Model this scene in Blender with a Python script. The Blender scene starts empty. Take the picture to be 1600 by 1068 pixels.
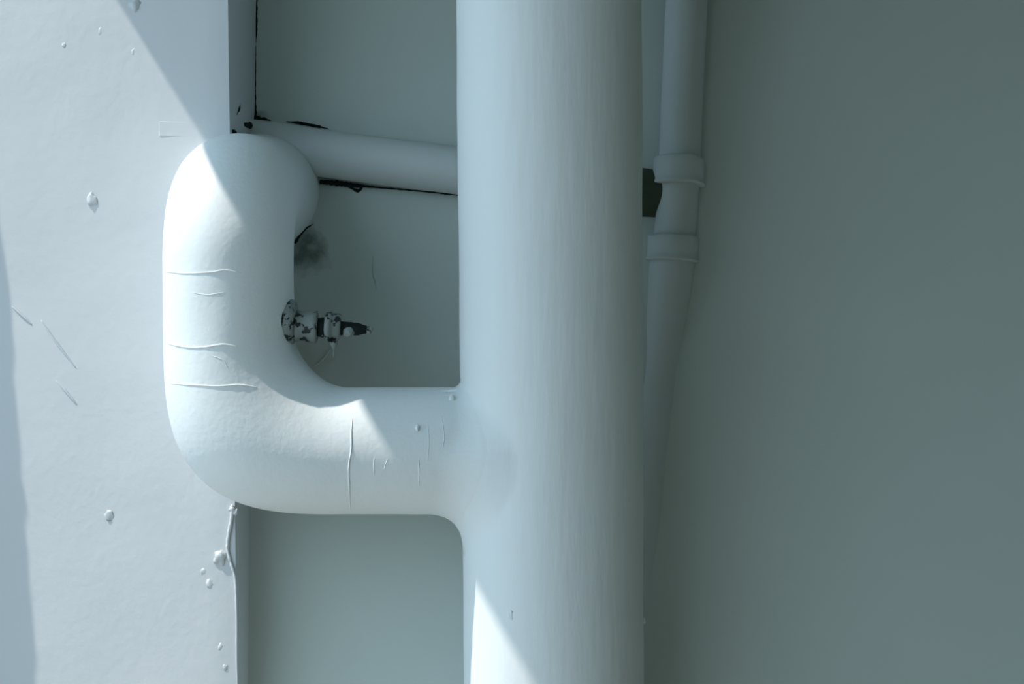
import bpy, bmesh, math, random
from mathutils import Vector, Matrix, noise
random.seed(7)
S = bpy.context.scene
C = S.collection

# ------------------------------------------------------------------ camera
H = 1.40                       # height of the camera above the floor
DIST = 2.0                     # camera to the front face of the pillar
PX = 1.2 / 1600.0              # metres per photo pixel on the plane Y = 0
cam_d = bpy.data.cameras.new('camera'); cam = bpy.data.objects.new('camera', cam_d); C.objects.link(cam)
cam.location = (0, -DIST, H); cam.rotation_euler = (math.radians(90), 0, 0)
cam_d.sensor_width = 36; cam_d.lens = 60.0; cam_d.clip_start = 0.05
S.camera = cam

# ------------------------------------------------------------------ sky, sun, exposure
world = bpy.data.worlds.new('world'); S.world = world; world.use_nodes = True
bg = world.node_tree.nodes['Background']
bg.inputs['Color'].default_value = (0.55, 0.768, 0.95, 1)
bg.inputs['Strength'].default_value = 1.86
LX, LY, LZ = -0.535, -0.105, 0.836               # towards the sun
L = Vector((LX, LY, LZ)).normalized()
sun_d = bpy.data.lights.new('sun', 'SUN'); sun = bpy.data.objects.new('sun', sun_d); C.objects.link(sun)
sun.rotation_euler = L.to_track_quat('Z', 'Y').to_euler(); sun.location = (-2, -1, 4)
sun_d.energy = 4.3; sun_d.angle = math.radians(0.55); sun_d.color = (1.0, 0.935, 0.865)
S.view_settings.view_transform = 'Standard'; S.view_settings.look = 'None'
S.view_settings.exposure = 0.0; S.view_settings.gamma = 1.0; S.view_settings.use_curve_mapping = False

# ------------------------------------------------------------------ helpers
def P(px, py, Y):
    """the point at depth Y that the photo shows at (px, py)"""
    k = PX * (DIST + Y) / DIST
    return Vector(((px - 800) * k, Y, H + (534 - py) * k))
def LEN(n, Y): return n * PX * (DIST + Y) / DIST

def tag(o, label=None, cat=None, group=None, kind=None):
    if label: o['label'] = label
    if cat: o['category'] = cat
    if group: o['group'] = group
    if kind: o['kind'] = kind
    return o
def empty(name, loc):
    o = bpy.data.objects.new(name, None); C.objects.link(o); o.location = loc; o.empty_display_size = .05
    return o
def link(name, verts, faces, mat, parent=None, smooth=True):
    me = bpy.data.meshes.new(name); me.from_pydata([tuple(v) for v in verts], [], faces); me.update()
    bm = bmesh.new(); bm.from_mesh(me); bmesh.ops.recalc_face_normals(bm, faces=bm.faces); bm.to_mesh(me); bm.free()
    for p in me.polygons: p.use_smooth = smooth
    me.materials.append(mat)
    o = bpy.data.objects.new(name, me); C.objects.link(o)
    if parent:
        o.parent = parent
        o.matrix_parent_inverse = Matrix.Translation(-parent.location) if parent.type == 'EMPTY' else Matrix()
    return o

def tube(pts, rad, n=64, amp=0.0, freq=12.0, caps=True, fn=None, ref=Vector((0, -1, 0)), jit=0.0, dirs=None):
    """swept tube; rad is a number, a list, or a function of t in 0..1"""
    m = len(pts); vs = []; fs = []
    tang = []
    for i in range(m):
        a = pts[max(i-1, 0)]; b = pts[min(i+1, m-1)]
        tang.append(dirs[i] if dirs and i in dirs else (b - a).normalized())
    t0 = tang[0]; u = (ref - ref.dot(t0) * t0)
    if u.length < 1e-4: u = Vector((0, 0, 1)) - t0.z * t0
    u.normalize()
    for i in range(m):
        t = tang[i]
        u = (u - u.dot(t) * t).normalized(); w = t.cross(u)
        r0 = rad(i/(m-1)) if callable(rad) else (rad[i] if isinstance(rad, (list, tuple)) else rad)
        for k in range(n):
            a = 2 * math.pi * k / n
            d = u * math.cos(a) + w * math.sin(a)
            r = r0
            if amp:
                q = pts[i] + d * r0
                r += amp * (noise.noise(q * freq) + .5 * noise.noise(q * freq * 2.3 + Vector((7, 3, 1))))
            if jit: r += jit * (random.random() - .5) * r0
            q = pts[i] + d * r
            if fn: q = fn(q, d, pts[i], i/(m-1))
            vs.append(q)
    for i in range(m-1):
        for k in range(n):
            k2 = (k+1) % n
            fs.append((i*n+k, i*n+k2, (i+1)*n+k2, (i+1)*n+k))
    if caps:
        fs.append(tuple(range(n))); fs.append(tuple((m-1)*n+k for k in range(n)))
    return vs, fs
def line(a, b, n): return [a.lerp(b, i/(n-1)) for i in range(n)]
def resample(ctrl, n):
    """Catmull-Rom through points"""
    out = []; m = len(ctrl) - 1
    for i in range(n):
        t = i/(n-1)*m; k = min(int(t), m-1); f = t-k
        p0 = ctrl[max(k-1, 0)]; p1 = ctrl[k]; p2 = ctrl[k+1]; p3 = ctrl[min(k+2, m)]
        out.append(.5*((2*p1)+(p2-p0)*f+(2*p0-5*p1+4*p2-p3)*f*f+(3*p1-p0-3*p2+p3)*f**3))
    return out
def lathe(origin, axis, prof, n=32, sides=None):
    """prof: (distance along axis, radius)"""
    axis = axis.normalized(); u = axis.orthogonal().normalized(); w = axis.cross(u)
    n = sides or n; vs = []; fs = []
    for (d, r) in prof:
        for k in range(n):
            a = 2*math.pi*k/n + (math.pi/6 if sides else 0)
            vs.append(origin + axis*d + (u*math.cos(a)+w*math.sin(a))*r)
    m = len(prof)
    for i in range(m-1):
        for k in range(n):
            k2 = (k+1) % n
            fs.append((i*n+k, i*n+k2, (i+1)*n+k2, (i+1)*n+k))
    fs.append(tuple(range(n))); fs.append(tuple((m-1)*n+k for k in range(n)))
    return vs, fs
def merge(*parts):
    V = []; F = []
    for vs, fs in parts:
        b = len(V); V += list(vs); F += [tuple(i+b for i in f) for f in fs]
    return V, F
def blob(c, rx, ry, rz, n=14, amp=.25, seed=0):
    vs = []; fs = []; m = n//2
    for i in range(m+1):
        th = math.pi*i/m
        for k in range(n):
            a = 2*math.pi*k/n
            d = Vector((math.sin(th)*math.cos(a), math.sin(th)*math.sin(a), math.cos(th)))
            f = 1 + amp*noise.noise(d*1.6 + Vector((seed*3.1, seed, 0)))
            vs.append(c + Vector((d.x*rx*f, d.y*ry*f, d.z*rz*f)))
    for i in range(m):
        for k in range(n):
            k2 = (k+1) % n
            fs.append((i*n+k, i*n+k2, (i+1)*n+k2, (i+1)*n+k))
    return vs, fs

# ------------------------------------------------------------------ materials
def paint(name, col, rough=.5, bump=.25, scale=90, stretch=(1, 1, 1), var=.04, stains_bounce=(), chip=None, spec=.35):
    m = bpy.data.materials.new(name); m.use_nodes = True
    nt = m.node_tree; N = nt.nodes; K = nt.links; b = N['Principled BSDF']
    b.inputs['Roughness'].default_value = rough; b.inputs['Specular IOR Level'].default_value = spec
    tc = N.new('ShaderNodeTexCoord'); mp = N.new('ShaderNodeMapping'); mp.inputs['Scale'].default_value = stretch
    K.new(tc.outputs['Object'], mp.inputs['Vector'])
    n1 = N.new('ShaderNodeTexNoise'); n1.inputs['Scale'].default_value = scale; n1.inputs['Detail'].default_value = 6
    n2 = N.new('ShaderNodeTexNoise'); n2.inputs['Scale'].default_value = scale/12; n2.inputs['Detail'].default_value = 4
    K.new(mp.outputs[0], n1.inputs['Vector']); K.new(mp.outputs[0], n2.inputs['Vector'])
    mix = N.new('ShaderNodeMix'); mix.data_type = 'RGBA'
    mix.inputs['A'].default_value = tuple(c*(1-var) for c in col)+(1,)
    mix.inputs['B'].default_value = tuple(min(1, c*(1+var)) for c in col)+(1,)
    K.new(n2.outputs['Fac'], mix.inputs['Factor'])
    out = mix.outputs['Result']
    for (c, r, scol, amt) in stains_bounce:                      # stains and painted bounce light, each with its own place and shape
        g = N.new('ShaderNodeVectorMath'); g.operation = 'SUBTRACT'; g.inputs[1].default_value = c
        K.new(tc.outputs['Object'], g.inputs[0])
        g2 = N.new('ShaderNodeVectorMath'); g2.operation = 'DIVIDE'; g2.inputs[1].default_value = r
        K.new(g.outputs[0], g2.inputs[0])
        ln = N.new('ShaderNodeVectorMath'); ln.operation = 'LENGTH'; K.new(g2.outputs[0], ln.inputs[0])
        nn = N.new('ShaderNodeTexNoise'); nn.inputs['Scale'].default_value = 60; nn.inputs['Detail'].default_value = 5
        K.new(tc.outputs['Object'], nn.inputs['Vector'])
        ad = N.new('ShaderNodeMath'); ad.operation = 'MULTIPLY_ADD'; ad.inputs[1].default_value = 1.6
        K.new(nn.outputs['Fac'], ad.inputs[0]); K.new(ln.outputs['Value'], ad.inputs[2])
        mr = N.new('ShaderNodeMapRange'); mr.inputs['From Min'].default_value = 1.0; mr.inputs['From Max'].default_value = 1.9
        mr.inputs['To Min'].default_value = amt; mr.inputs['To Max'].default_value = 0
        K.new(ad.outputs[0], mr.inputs['Value'])
        mx = N.new('ShaderNodeMix'); mx.data_type = 'RGBA'; mx.inputs['B'].default_value = tuple(scol)+(1,)
        K.new(out, mx.inputs['A']); K.new(mr.outputs[0], mx.inputs['Factor']); out = mx.outputs['Result']
    if chip:                                              # chipped paint with dark metal below
        nc = N.new('ShaderNodeTexNoise'); nc.inputs['Scale'].default_value = chip[1]; nc.inputs['Detail'].default_value = 3
        K.new(tc.outputs['Object'], nc.inputs['Vector'])
        mr = N.new('ShaderNodeMapRange'); mr.inputs['From Min'].default_value = chip[2]; mr.inputs['From Max'].default_value = chip[2]+.04
        K.new(nc.outputs['Fac'], mr.inputs['Value'])
        mx = N.new('ShaderNodeMix'); mx.data_type = 'RGBA'; mx.inputs['B'].default_value = tuple(chip[0])+(1,)
        K.new(out, mx.inputs['A']); K.new(mr.outputs[0], mx.inputs['Factor']); out = mx.outputs['Result']
    K.new(out, b.inputs['Base Color'])
    if bump:
        ad = N.new('ShaderNodeMath'); ad.operation = 'MULTIPLY_ADD'; ad.inputs[1].default_value = 2.5
        K.new(n2.outputs['Fac'], ad.inputs[0]); K.new(n1.outputs['Fac'], ad.inputs[2])
        bp = N.new('ShaderNodeBump'); bp.inputs['Strength'].default_value = bump; bp.inputs['Distance'].default_value = .0015
        K.new(ad.outputs[0], bp.inputs['Height']); K.new(bp.outputs[0], b.inputs['Normal'])
    return m

WHITE = (.775, .82, .825)
def wall_y(z):                       # the hull-like back wall leans: nearer towards the bottom
    return max(.045, .063 + .2056 * ((z - H) + .413))
st = P(478, 392, .17); st_bounce = P(470, 560, .15); st3 = P(402, 190, .21)
M_wall = paint('painted_back_wall', (.57, .635, .60), .55, .22, 70, stains_bounce=[
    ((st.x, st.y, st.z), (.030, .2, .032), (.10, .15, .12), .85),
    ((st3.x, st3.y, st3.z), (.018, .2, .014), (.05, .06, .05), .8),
    ((st_bounce.x, st_bounce.y, st_bounce.z), (.045, .2, .045), (.46, .47, .38), .6)])  # yellowish bounce light below the cock, put into the wall colour
M_pillar = paint('painted_pillar', (.592, .617, .630), .55, .28, 80, var=.02)
M_pipe = paint('painted_pipe', WHITE, .5, .40, 60, (1.6, 1.6, .25), var=.025)
M_elbow = paint('painted_lagging', WHITE, .5, .25, 150, var=.02)
M_thin = paint('painted_thin_pipe', (.60, .655, .65), .5, .15, 90, (1, 1, .5))
M_tee = paint('shaded_grimy_green_paint', (.05, .07, .045), .7, .5, 120, var=.4)  # grime plus the deep shade of the gap, both in the colour
M_hair = paint('hairline_paint', (.36, .41, .39), .7, .2, 100)
M_dark = paint('black_grime', (.012, .018, .017), .9, .6, 300, var=.3, spec=.1)
M_chip = paint('chipped_paint_metal', (.24, .28, .27), .5, .6, 250, var=.25, chip=((.012, .02, .02), 110, .545))
M_black = paint('bare_black_metal', (.012, .018, .018), .5, .5, 250, chip=((.30, .34, .33), 120, .66), spec=.08)
M_blocker = paint('grey_green_sky_blocker', (.135, .16, .125), .7, .2, 50)
M_floor = paint('concrete_floor', (.29, .275, .24), .85, .4, 40, var=.12)
M_ceil = paint('overhang_paint', (.36, .42, .40), .7, .2, 50)
M_shadow_strip = paint('shadow_strip_paint', (.52, .575, .60), .6, .2, 120)  # grey of thin cast shadows, painted in

# ------------------------------------------------------------------ the setting
def pillar_edge_px(py): return 353 + (373-353) * py / 1068
NX, NZ = -.16, .03                                            # slope of the pillar face (turned a little to the left and up)
e_top = P(353, 0, 0); e_bot = P(373, 1068, 0)
def edge_x(z): return e_bot.x + (e_top.x - e_bot.x) * (z - e_bot.z) / (e_top.z - e_bot.z)
def pillar_y(x, z): return (edge_x(z) - x) * .17 + (z - H) * .03
ZT = H + .95                                                  # underside of the overhang

def build_wall_left():
    nx, nz = 60, 150; vs = []; fs = []
    zs = [ZT * k / nz for k in range(nz+1)]
    us = [(i/nx) for i in range(nx+1)]
    for z in zs:
        ex = edge_x(z)
        for u in us:
            x = -1.35 + (ex + 1.35) * u
            y = pillar_y(x, z)
            q = Vector((x, 0, z))
            amp = .0016 * (1 if u < .999 else .25)
            y += amp * (noise.noise(q*5) + .45*noise.noise(q*14) + .15*noise.noise(q*40))
            if u > .999: y += .002
            vs.append(Vector((x, y, z)))
        vs.append(Vector((ex + .0012 + .0006*noise.noise(Vector((0, 3, z*30))), pillar_y(ex, z) + .006, z)))
        vs.append(Vector((ex, .45, z)))
    w = nx + 3
    for k in range(nz):
        for i in range(w-1):
            fs.append((k*w+i, k*w+i+1, (k+1)*w+i+1, (k+1)*w+i))
    o = link('wall_left', vs, fs, M_pillar)
    return tag(o, 'white painted pillar face lit by low sun left of the pipes', None, None, 'structure')
wall_left = build_wall_left()
# smooth shading would round the corner too far: mark by angle
for p in wall_left.data.polygons: p.use_smooth = True
try: wall_left.data.set_sharp_from_angle(angle=math.radians(40))
except Exception: pass

def build_wall_back():
    nx, nz = 90, 100; vs = []; fs = []
    for k in range(nz+1):
        z = ZT*k/nz
        for i in range(nx+1):
            x = -.37 + 1.62*i/nx
            q = Vector((x, 0, z))
            vs.append(Vector((x, wall_y(z) + .0015*noise.noise(q*4) + .0006*noise.noise(q*15), z)))
    w = nx+1
    for k in range(nz):
        for i in range(nx): fs.append((k*w+i, k*w+i+1, (k+1)*w+i+1, (k+1)*w+i))
    return tag(link('wall_back', vs, fs, M_wall), 'grey green recessed wall leaning behind the pipes', None, None, 'structure')
wall_back = build_wall_back()

def box(a, b):
    x0, y0, z0 = a; x1, y1, z1 = b
    vs = [Vector(v) for v in ((x0,y0,z0),(x1,y0,z0),(x1,y1,z0),(x0,y1,z0),(x0,y0,z1),(x1,y0,z1),(x1,y1,z1),(x0,y1,z1))]
    return vs, [(0,1,2,3),(4,5,6,7),(0,1,5,4),(1,2,6,5),(2,3,7,6),(3,0,4,7)]
WR = .98
tag(link('sky_blocker_right', *box((WR, -3.2, 0), (WR+.15, .6, ZT+.1)), M_blocker, None, False), 'added unseen side wall right of the frame, blocks sky light', None, None, 'structure')  # unseen wall added to cut the sky light from the right
tag(link('floor', *box((-6, -7, -.1), (WR+.2, .6, 0)), M_floor, None, False), 'plain concrete floor below the pipes', None, None, 'structure')
tag(link('sky_blocker_front', *box((-.75, -3.35, 0), (WR+.15, -3.2, ZT+.1)), M_blocker, None, False), 'added unseen wall behind the viewer, blocks sky light', None, None, 'structure')  # unseen wall added behind the camera so sky light enters from the left
# overhang: its left end runs straight out from the wall and throws the diagonal shadow edge
a = P(312, 210, 0)
dx = (ZT - a.z) * LX / LZ
EX0 = a.x + dx
vs, fs = box((EX0, -3.35, ZT), (WR+.2, .6, ZT+.10))
tag(link('ceiling', vs, fs, M_ceil, None, False), 'overhanging slab above the pipes', None, None, 'structure')

# flange at the far left of the pillar face; its wavy lip throws the narrow shadow at the frame's left edge
def build_trim():
    n = 90; vs = []; fs = []
    for k in range(n+1):
        z = ZT*k/n
        # shadow wanted on the face at px sx(py) -> depth of the lip
        x0 = -.78
        ddx = .19
        for _ in range(6):
            py = 534 - (z - 1.563*ddx - H)/PX
            sx = -9 + 52*(py-420)/(1068-420) if py > 420 else -9 + (py-420)*.16
            ddx = (sx-800)*PX - x0
        proj = max(.004, ddx*.413 + .0030*noise.noise(Vector((1, 2, z*10))) + .0026*noise.noise(Vector((4, 2, z*32))))
        yb = pillar_y(x0, z)
        vs += [Vector((x0, yb - proj, z)), Vector((x0-.03, yb - proj, z)), Vector((x0-.03, yb+.03, z)), Vector((x0, yb+.03, z))]
    for k in range(n):
        for i in range(4):
            j = (i+1) % 4
            fs.append((k*4+i, k*4+j, (k+1)*4+j, (k+1)*4+i))
    fs += [(0,1,2,3), (n*4, n*4+1, n*4+2, n*4+3)]
    tag(link('trim_1', vs, fs, M_pillar, None, False), 'vertical flange at the far left of the pillar face', None, None, 'structure')
build_trim()

# ------------------------------------------------------------------ marks on the pillar face
def on_face(px, py):
    q = P(px, py, 0)
    for _ in range(4):
        q = P(px, py, pillar_y(q.x, q.z))
    return q
for i, (px, py, r, h) in enumerate([(144, 312, 9, 2.4), (211, 8, 10, 3.5), (345, 871, 10, 5), (171, 805, 7, 1.1), (101, 71, 4, 1.2),
                                    (210, 80, 5, .45), (346, 1010, 5, 1.1), (352, 1042, 4, 1.0), (363, 794, 5, 4), (368, 800, 4, 3), (319, 893, 5, .8), (329, 911, 7, 1.1), (160, 48, 6, .45)]):
    c = on_face(px, py)
    link('paint_blister', *blob(c, LEN(r, 0), LEN(h, 0), LEN(r*1.1, 0), seed=i*1.7+.4, amp=.65), M_pillar, wall_left)
for pts, r in [(((18, 478), (34, 492), (50, 507)), 1.6), (((64, 500), (92, 540), (119, 575)), 1.5), (((88, 594), (104, 612), (120, 632)), 1.8)]:  # grey strips that stand in for thin diagonal cast shadows
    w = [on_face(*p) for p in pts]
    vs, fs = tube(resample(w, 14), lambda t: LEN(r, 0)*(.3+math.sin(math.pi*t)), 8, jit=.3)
    link('shadow_strip', vs, fs, M_shadow_strip, wall_left)
# ragged paint bead down the corner of the pillar below the elbow
bead = [(364, 792), (361, 815), (357, 838), (356, 858), (361, 880), (367, 900), (369, 930), (370, 970), (370, 1020), (371, 1075)]
w = []
for p in bead:
    q = on_face(*p); q.y -= .0005; w.append(q)
w = resample(w, 90)
rr = [LEN(3.2*(1 - .65*i/89) * (1+.5*noise.noise(Vector((9, 1, i*.35)))), 0) for i in range(90)]
link('paint_bead', *tube(w, rr, 10, jit=.12), M_pillar, wall_left)
# painted-over patch plate above the elbow
c0 = on_face(249, 190); c1 = on_face(330, 214)
def patch():
    vs = []; 
    for (px, py) in ((249, 190), (330, 192), (332, 213), (250, 212)):
        q = on_face(px, py); vs.append(q + Vector((0, -.0009 if px < 300 else -.0003, 0)))
    for (px, py) in ((247, 188), (330, 190), (332, 215), (247, 214)):
        q = on_face(px, py); vs.append(q + Vector((0, .002, 0)))
    return vs, [(0,1,2,3), (0,1,5,4), (1,2,6,5), (2,3,7,6), (3,0,4,7)]
link('patch_plate', *patch(), M_pillar, wall_left, False)

# ------------------------------------------------------------------ the big pipe with its elbow
YC = -.07
pipe = empty('drain_pipe', (P(861, 534, YC).x, YC, 0))
tag(pipe, 'thick white vertical pipe with lagged elbow branching to the left', 'pipe')
pa = P(857.5, 0, YC); pb = P(865.5, 1068, YC)
def pipe_axis(z): return pb.lerp(pa, (z - pb.z)/(pa.z - pb.z))
R_T, R_B = LEN(145, YC)*.9985, LEN(140, YC)*.9985
def pipe_r(z): return R_B + (R_T - R_B)*(z - pb.z)/(pa.z - pb.z)
def pmain(q):                                   # signed distances used to blend the weld
    ax = pipe_axis(q.z); return math.hypot(q.x-ax.x, q.y-ax.y) - pipe_r(q.z)
RV, RH = LEN(101.5, YC), LEN(99, YC)
ZBR = P(0, 704, YC).z
def pbranch(q): return math.hypot(q.y-YC, q.z-ZBR) - RH
def kk(q):
    t = max(-1, min(1, (q.z-ZBR)/RH))
    fx = max(0, min(1, (pipe_axis(q.z).x - q.x)/.075))
    return max(.0015, (.046 - .034*max(0, t)**.7 - .006*max(0, -t))*fx*fx*(3-2*fx))
def smin(a, b, k):
    h = max(k-abs(a-b), 0)/k; return min(a, b) - h*h*k/4
def weld_main(q, dd, c, t):
    if q.x > c.x or abs(q.z-ZBR) > .16: return q
    o = pmain(q)
    if smin(o, pbranch(q), kk(q)) > o - 1e-6: return q
    lo, hi = 0.0, .05
    hh = max(kk(q)-abs(o-pbranch(q)), 0)/kk(q); q = q - dd*o*min(1, hh*3); o = o*(1-min(1, hh*3))
    f = lambda e: smin(pmain(q+dd*e), pbranch(q+dd*e), kk(q)) - o
    if f(hi) < 0: return q
    for _ in range(26):
        m = (lo+hi)/2
        if f(m) < 0: lo = m
        else: hi = m
    p = q + dd*hi
    g = pbranch(p) - pmain(p)
    if g < 0: p = p + dd*max(-.004, g*.12)
    return p
zs = [0.0]
while zs[-1] < ZT:
    zs.append(zs[-1] + (.0022 if abs(zs[-1]-ZBR) < .15 else .012))
zs.append(ZT+.02)
main_pts = [pipe_axis(z) for z in zs]
link('main_pipe', *tube(main_pts, [pipe_r(z) for z in zs], 200, .0011, 6, fn=weld_main), M_pipe, pipe)

# path of the elbow: from inside the main pipe to the left, up, then back into the wall
path = []; rad = []
for px in range(840, 545, -2): path.append(P(px, 704, YC))
bend_r = []; dirs = {}; depth_f = {}
for i in range(33):                              # fuller on the outside of the bend than a plain arc
    t = math.pi/2*i/32
    ro = 284/(math.cos(t)**3.1 + math.sin(t)**3.1)**(1/3.1)
    ri = 86 - 4*i/32 - 4*math.sin(2*t)**2
    m = (ro+ri)/2
    dirs[len(path)] = Vector((-math.cos(t), 0, math.sin(t)))
    bend_r.append(LEN((ro-ri)/2, YC))
    depth_f[len(path)] = LEN(99 + 2.5*i/32 + 5*math.sin(2*t)**2, YC) / bend_r[-1]
    path.append(P(541 - m*math.sin(t), 519 + m*math.cos(t), YC))
zt = P(357, 401, YC)
last = path[-1]; up = line(last, zt, 14)[1:]
path += up
RB = .074
bend_end = math.radians(85)
for i in range(1, 25):
    t = bend_end*i/24
    path.append(zt + Vector((0, RB*(1-math.cos(t)), RB*math.sin(t))))
d = (path[-1]-path[-2]).normalized()
for i in range(1, 14): path.append(path[-1] + d*.02)
n_h = len(range(840, 545, -2)); n_b = 33; dirs[n_h-1] = Vector((-1, 0, 0))
for i in range(len(path)):
    if i < n_h: r = RH
    elif i < n_h+n_b:
        r = bend_r[i-n_h]
    else:
        j = i-(n_h+n_b); r = RV
    rad.append(r)
def weld(q, dd, c, t):
    """blend the branch into the main pipe"""
    i = round(t*(len(path)-1))
    if i in depth_f: return Vector((q.x, c.y + (q.y-c.y)*depth_f[i], q.z))
    if i > n_h: return q
    if c.x < P(600, 0, YC).x: return q
    o = pbranch(q); k = kk(q)
    if smin(o, pmain(q), k) > o - 1e-6: return q
    hh = max(k-abs(o-pmain(q)), 0)/k; q = q - dd*o*min(1, hh*3); o = o*(1-min(1, hh*3))
    f = lambda e: smin(pmain(q+dd*e), pbranch(q+dd*e), k) - o
    lo, hi = 0.0, .06
    if f(hi) < 0: return c + dd*(q-c).length*.9
    for _ in range(26):
        m = (lo+hi)/2
        if f(m) < 0: lo = m
        else: hi = m
    p = q + dd*hi
    g = pmain(p) - pbranch(p)                     # past the middle of the weld the main pipe takes over
    if g < 0: p = p + dd*max(-.004, g*.12)
    return p
elbow_v, elbow_f = tube(path, rad, 128, .0011, 9, fn=weld, dirs=dirs)
elbow = link('elbow_branch', elbow_v, elbow_f, M_elbow, pipe)

# lifted edges of the cloth wrap: thin ridges lying on the lagging
from mathutils.bvhtree import BVHTree
elbow_tree = BVHTree.FromPolygons(elbow_v, elbow_f)
EYE = Vector((0, -DIST, H))
def on_elbow(px, py):
    h = elbow_tree.ray_cast(EYE, (P(px, py, 0) - EYE).normalized())
    return h[0]
def ridge(name, pts, w, n=40, mat=None):
    c = resample([Vector((x, y, 0)) for x, y in pts], n); out = []; rs = []
    for i, q in enumerate(c):
        h = on_elbow(q.x, q.y)
        if h is None: continue
        out.append(h); t = i/(n-1)
        rs.append(LEN(w*.75, 0)*(.25+.75*min(1, 5*t, 5*(1-t)))*(1+.4*noise.noise(Vector((i*.4, pts[0][0], pts[0][1])))))
    link(name, *tube(out, rs, 8, jit=.1), mat or M_elbow, pipe)
ridge('wrap_seam', [(257, 424), (290, 427), (330, 425), (352, 422), (377, 426)], 1.6)
ridge('wrap_seam', [(259, 536), (290, 542), (320, 542), (348, 538), (371, 541)], 1.9)
ridge('wrap_seam', [(266, 599), (300, 601), (340, 603), (375, 601), (402, 605)], 1.7)
ridge('wrap_seam', [(551, 648), (549, 675), (549, 700), (545, 730), (546, 765), (547, 796)], 1.7)
for pts, w in [(((585, 715), (584, 728), (585, 742)), .9), (((606, 716), (602, 726), (600, 734)), .8),
               (((668, 660), (670, 690), (668, 720)), .8), (((655, 715), (654, 740), (655, 760)), .9), (((690, 650), (694, 680), (692, 700)), .8),
               (((300, 457), (325, 460), (352, 456)), .7), (((330, 555), (348, 562), (356, 575)), .8)]:
    ridge('paint_run', pts, w, 16)
# small blisters on the lagging
for k, (px, py, r) in enumerate([(428, 648, 6), (652, 668, 4), (706, 622, 6), (690, 770, 7)]):
    dz = (703-py)/98.5
    q = P(px, py, YC - RH*math.sqrt(max(0, 1-dz*dz)))
    link('paint_blister', *blob(q, LEN(r*.7, 0), LEN(r*.45, 0), LEN(r, 0), seed=k+20, amp=.6), M_elbow, pipe)
for k, (px, py, r) in enumerate([(865, 90, 5), (804, 185, 5), (800, 960, 6), (952, 1060, 4), (1006, 968, 5), (930, 40, 4)]):
    ax = pipe_axis(P(px, py, YC).z); dxp = (px - (857.5+8*py/1068))/142.5
    q = P(px, py, YC - R_B*math.sqrt(max(0, 1-dxp*dxp)))
    link('paint_blister', *blob(q, LEN(r*.6, 0), LEN(r*.3, 0), LEN(r*1.2, 0), seed=k+40, amp=.6), M_pipe, pipe)

# ------------------------------------------------------------------ the thin pipes on the back wall, joined by a tee
thin = empty('riser_pipe', (P(1050, 534, .17).x, .17, 0))
tag(thin, 'thin grey pipe with two collars on back wall and a sideways branch', 'pipe')
RT = LEN(34, .18)
def T(px, py, Y): return P(px, py, Y)
top = resample([T(1092, -420, .235), T(1083, -200, .22), T(1073, 0, .205), T(1064, 200, .188), T(1062, 255, .184)], 40)
link('upper_tube', *tube(top, RT*.97, 48, .0006, 10), M_thin, thin)
mid = resample([T(1061, 262, .183), T(1058, 325, .178), T(1053, 372, .174)], 16)
link('tee_body', *tube(mid, RT*.95, 48, .0007, 14), M_thin, thin)
low = resample([T(1051, 375, .172), T(1049, 420, .172), T(1034, 550, .166), T(1023, 650, .151), T(1011, 780, .132), T(1002, 900, .116), T(995, 1000, .108)], 60)
link('lower_tube', *tube(low, RT*1.03, 48, .0006, 10), M_thin, thin)
def collar(c0, c1, hw):
    r = hw
    ax = (c1-c0); n = 14; pts = []; rs = []
    for k, (t, f) in enumerate([(0, .80), (.0, .95), (.06, 1.0), (.3, 1.0), (.6, .995), (.84, 1.0), (.92, 1.055), (.98, 1.05), (1.0, .96), (1.0, .8)]):
        pts.append(c0 + ax*(t + .0005*k)); rs.append(r*f)
    def wob(q, dd, c, t):
        return q + ax.normalized()*.0016*noise.noise(dd*2.2 + c*8)
    return tube(pts, rs, 48, .0005, 25, fn=wob)
link('collar', *collar(T(1061, 247, .183), T(1059.5, 290, .180), LEN(40, .18)), M_thin, thin)
link('collar', *collar(T(1052, 369, .173), T(1050, 408, .172), LEN(40, .172)), M_thin, thin)
RB2 = LEN(37, .17)
br = resample([T(380, 222, .185), T(420, 226, .183), T(500, 239, .178), T(600, 252, .174), T(713, 266, .170), T(850, 285, .170), T(955, 299, .175)], 60)
link('branch_tube', *tube(br, RB2, 48, .0007, 10), M_thin, thin)
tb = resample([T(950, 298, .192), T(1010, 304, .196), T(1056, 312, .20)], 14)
link('tee_branch', *tube(tb, LEN(41, .17), 48, .0012, 22), M_tee, thin)['label'] = 'grimy stub of the tee, coloured darker for the shade behind the thick pipe'
link('paint_blister', *blob(P(1078, 337, .158), .003, .0025, .004, seed=3), M_thin, thin)
link('paint_blister', *blob(P(1022, 480, .152), .0025, .002, .003, seed=5), M_thin, thin)

# ------------------------------------------------------------------ dark gaps and grime in the corners of the back wall
def wall_pt(px, py, off=0):
    q = P(px, py, .15)
    for _ in range(5): q = P(px, py, wall_y(q.z) - off)
    return q
def ret_pt(px, py):                                            # on the return face of the pillar
    ex = edge_x(P(px, py, .1).z)
    Y = DIST*ex/((px-800)*PX) - DIST
    return P(px, py, Y)
def crack(name, pts, ws, parent, n=40, mat=None):
    w = resample(pts, n); rs = []
    for i in range(n):
        t = i/(n-1)*(len(ws)-1); k = min(int(t), len(ws)-2); r = ws[k]+(ws[k+1]-ws[k])*(t-k)
        rs.append(max(.0002, LEN(r, .15)*(1+.55*noise.noise(Vector((i*.55, pts[0].x*40, 3))))))
    return link(name, *tube(w, rs, 8, jit=.15), mat or M_dark, parent)
def corner_pt(py):                                             # where the return face meets the back wall
    z = P(0, py, .2).z
    for _ in range(5): z = P(0, py, wall_y(z)).z
    return Vector((edge_x(z) + .0006, wall_y(z) - .0006, z))
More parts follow.
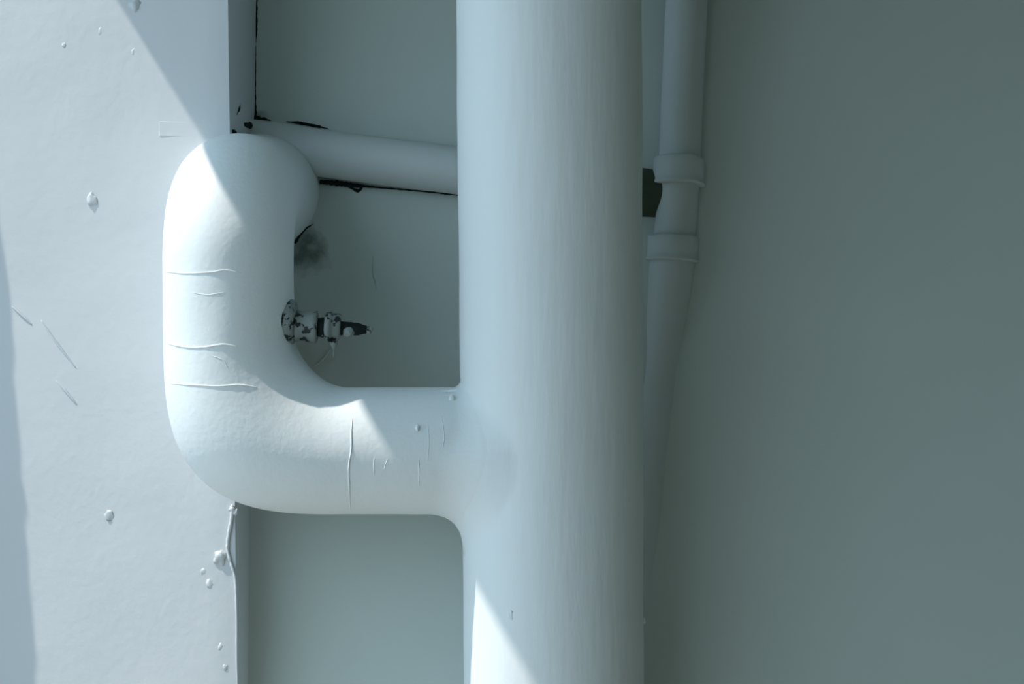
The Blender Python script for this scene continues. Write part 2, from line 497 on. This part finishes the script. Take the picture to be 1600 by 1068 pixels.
crack('corner_gap', [corner_pt(y) for y in (-30, 0, 20, 45, 66)], [1.6, 2.0, 2.4, 2.4, .4], wall_back)
crack('corner_gap', [corner_pt(y) for y in (72, 110, 140, 165, 190)], [.6, 1.2, 1.3, 2.0, 4.5], wall_back)
crack('corner_gap', [wall_pt(398, 180, .002), wall_pt(402, 187, .004), wall_pt(412, 187, .003), wall_pt(424, 189)], [2, 6, 4, .6], wall_back, 24)
crack('corner_gap', [wall_pt(447, 190, .004), wall_pt(465, 191.5, .006), wall_pt(490, 196, .006), wall_pt(513, 201, .004)], [.4, 2.3, 2.8, .3], wall_back)
crack('corner_gap', [wall_pt(500, 284, .004), wall_pt(525, 286, .006), wall_pt(550, 289, .006), wall_pt(585, 292, .004)], [3.2, 4.2, 3.4, 1.5], wall_back)
crack('corner_gap', [wall_pt(540, 288, .006), wall_pt(552, 295, .002), wall_pt(560, 298, .001), wall_pt(566, 292, .003)], [2, 2, 2.6, 1], wall_back, 24)
crack('corner_gap', [wall_pt(580, 292, .002), wall_pt(640, 297, .002), wall_pt(720, 305, .002)], [1.4, 1.1, 1.2], wall_back)
crack('corner_gap', [wall_pt(489, 350, .01), wall_pt(478, 357, .012), wall_pt(469, 366, .014), wall_pt(461, 380, .014)], [.4, 1.6, 2.6, 2], wall_back, 24)
crack('corner_gap', [ret_pt(374.5, 162), ret_pt(372, 171), ret_pt(368, 181)], [.8, 3.2, .8], wall_left, 20)
crack('corner_gap', [ret_pt(380, 194), ret_pt(388, 196), ret_pt(396, 193), ret_pt(399, 189)], [2.5, 5, 4.5, 5], wall_left, 20)
crack('corner_gap', [ret_pt(360.5, 206), ret_pt(364, 208), ret_pt(368, 207)], [4, 5, 2], wall_left, 14)
crack('corner_gap', [ret_pt(375, 209), ret_pt(379, 211), ret_pt(383, 210)], [1.5, 3, 1.5], wall_left, 14)
# hairline cracks in the paint of the back wall
for pts in [[(547, 300), (545, 318), (534, 330), (530, 336)], [(583, 400), (582, 425), (586, 440), (588, 452)], [(503, 346), (508, 350), (498, 356), (492, 357)]]:
    crack('paint_crack', [wall_pt(px, py, .0) for px, py in pts], [.2, .6, .6, .2], wall_back, 24, M_hair)
crack('paint_ridge', [wall_pt(522, 538, .001), wall_pt(510, 555, .001), wall_pt(500, 566, .001), wall_pt(490, 572, .001)], [.6, 1.6, 1.5, .6], wall_back, 24, M_thin)

# ------------------------------------------------------------------ the small cock screwed into the elbow
YV = YC - .008
vo = P(444, 503, YV); ax = (P(575, 510, YV) - vo).normalized()
s = LEN(1, YV)
cock = empty('drain_cock', vo)
tag(cock, 'small chipped metal drain cock sticking out of the elbow bend', 'valve')
link('flange', *lathe(vo, ax, [(-14*s, 30*s), (1*s, 33*s), (2.5*s, 37*s), (9*s, 37.5*s), (15*s, 35*s), (18*s, 30*s), (19*s, 20*s)], 40), M_chip, cock)
link('dark_joint', *lathe(vo, ax, [(-4*s, 36*s), (-1*s, 39*s), (2*s, 38.5*s), (3*s, 30*s)], 40), M_dark, cock)
nb = vo + ax*17*s + Vector((0, 0, -5*s))
link('neck', *tube([nb, nb+ax*3*s, nb+ax*10*s, nb+ax*20*s, nb+ax*29*s, nb+ax*34*s, nb+ax*36*s], [24*s, 25*s, 23*s, 24*s, 25.5*s, 25*s, 20*s], 24, .0016, 90), M_chip, cock)
link('groove', *lathe(nb + ax*34*s, ax, [(0, 15*s), (5*s, 15*s), (9*s, 16*s), (17*s, 15*s)], 24), M_black, cock)
link('nut', *lathe(nb + ax*47*s + Vector((0, 0, 2*s)), ax, [(0, 20*s), (2*s, 26*s), (9*s, 26*s), (10*s, 23*s), (20*s, 22*s), (24*s, 20*s), (25*s, 12*s)], sides=6), M_chip, cock)
link('stem', *tube(line(nb + ax*68*s, nb + ax*112*s, 12), [11*s, 11*s, 10.5*s, 10*s, 10*s, 10*s, 10*s, 10*s, 9.5*s, 8*s, 7*s, 6*s], 18, .0008, 120), M_black, cock)
link('tip', *blob(nb + ax*115*s, 7*s, 5*s, 6*s, seed=2), M_chip, cock)
link('paint_clump', *blob(nb + ax*84*s + Vector((0, -9*s, -5*s)), 9*s, 5*s, 8*s, seed=9), M_chip, cock)
dp = nb + ax*61*s + Vector((0, -3*s, -20*s))
link('paint_drip', *tube(line(dp, dp + Vector((0, 0, -26*s)), 9), [6*s, 6*s, 5*s, 3.5*s, 2*s, 1.5*s, 1.5*s, 1.6*s, .8*s], 12), M_chip, cock)
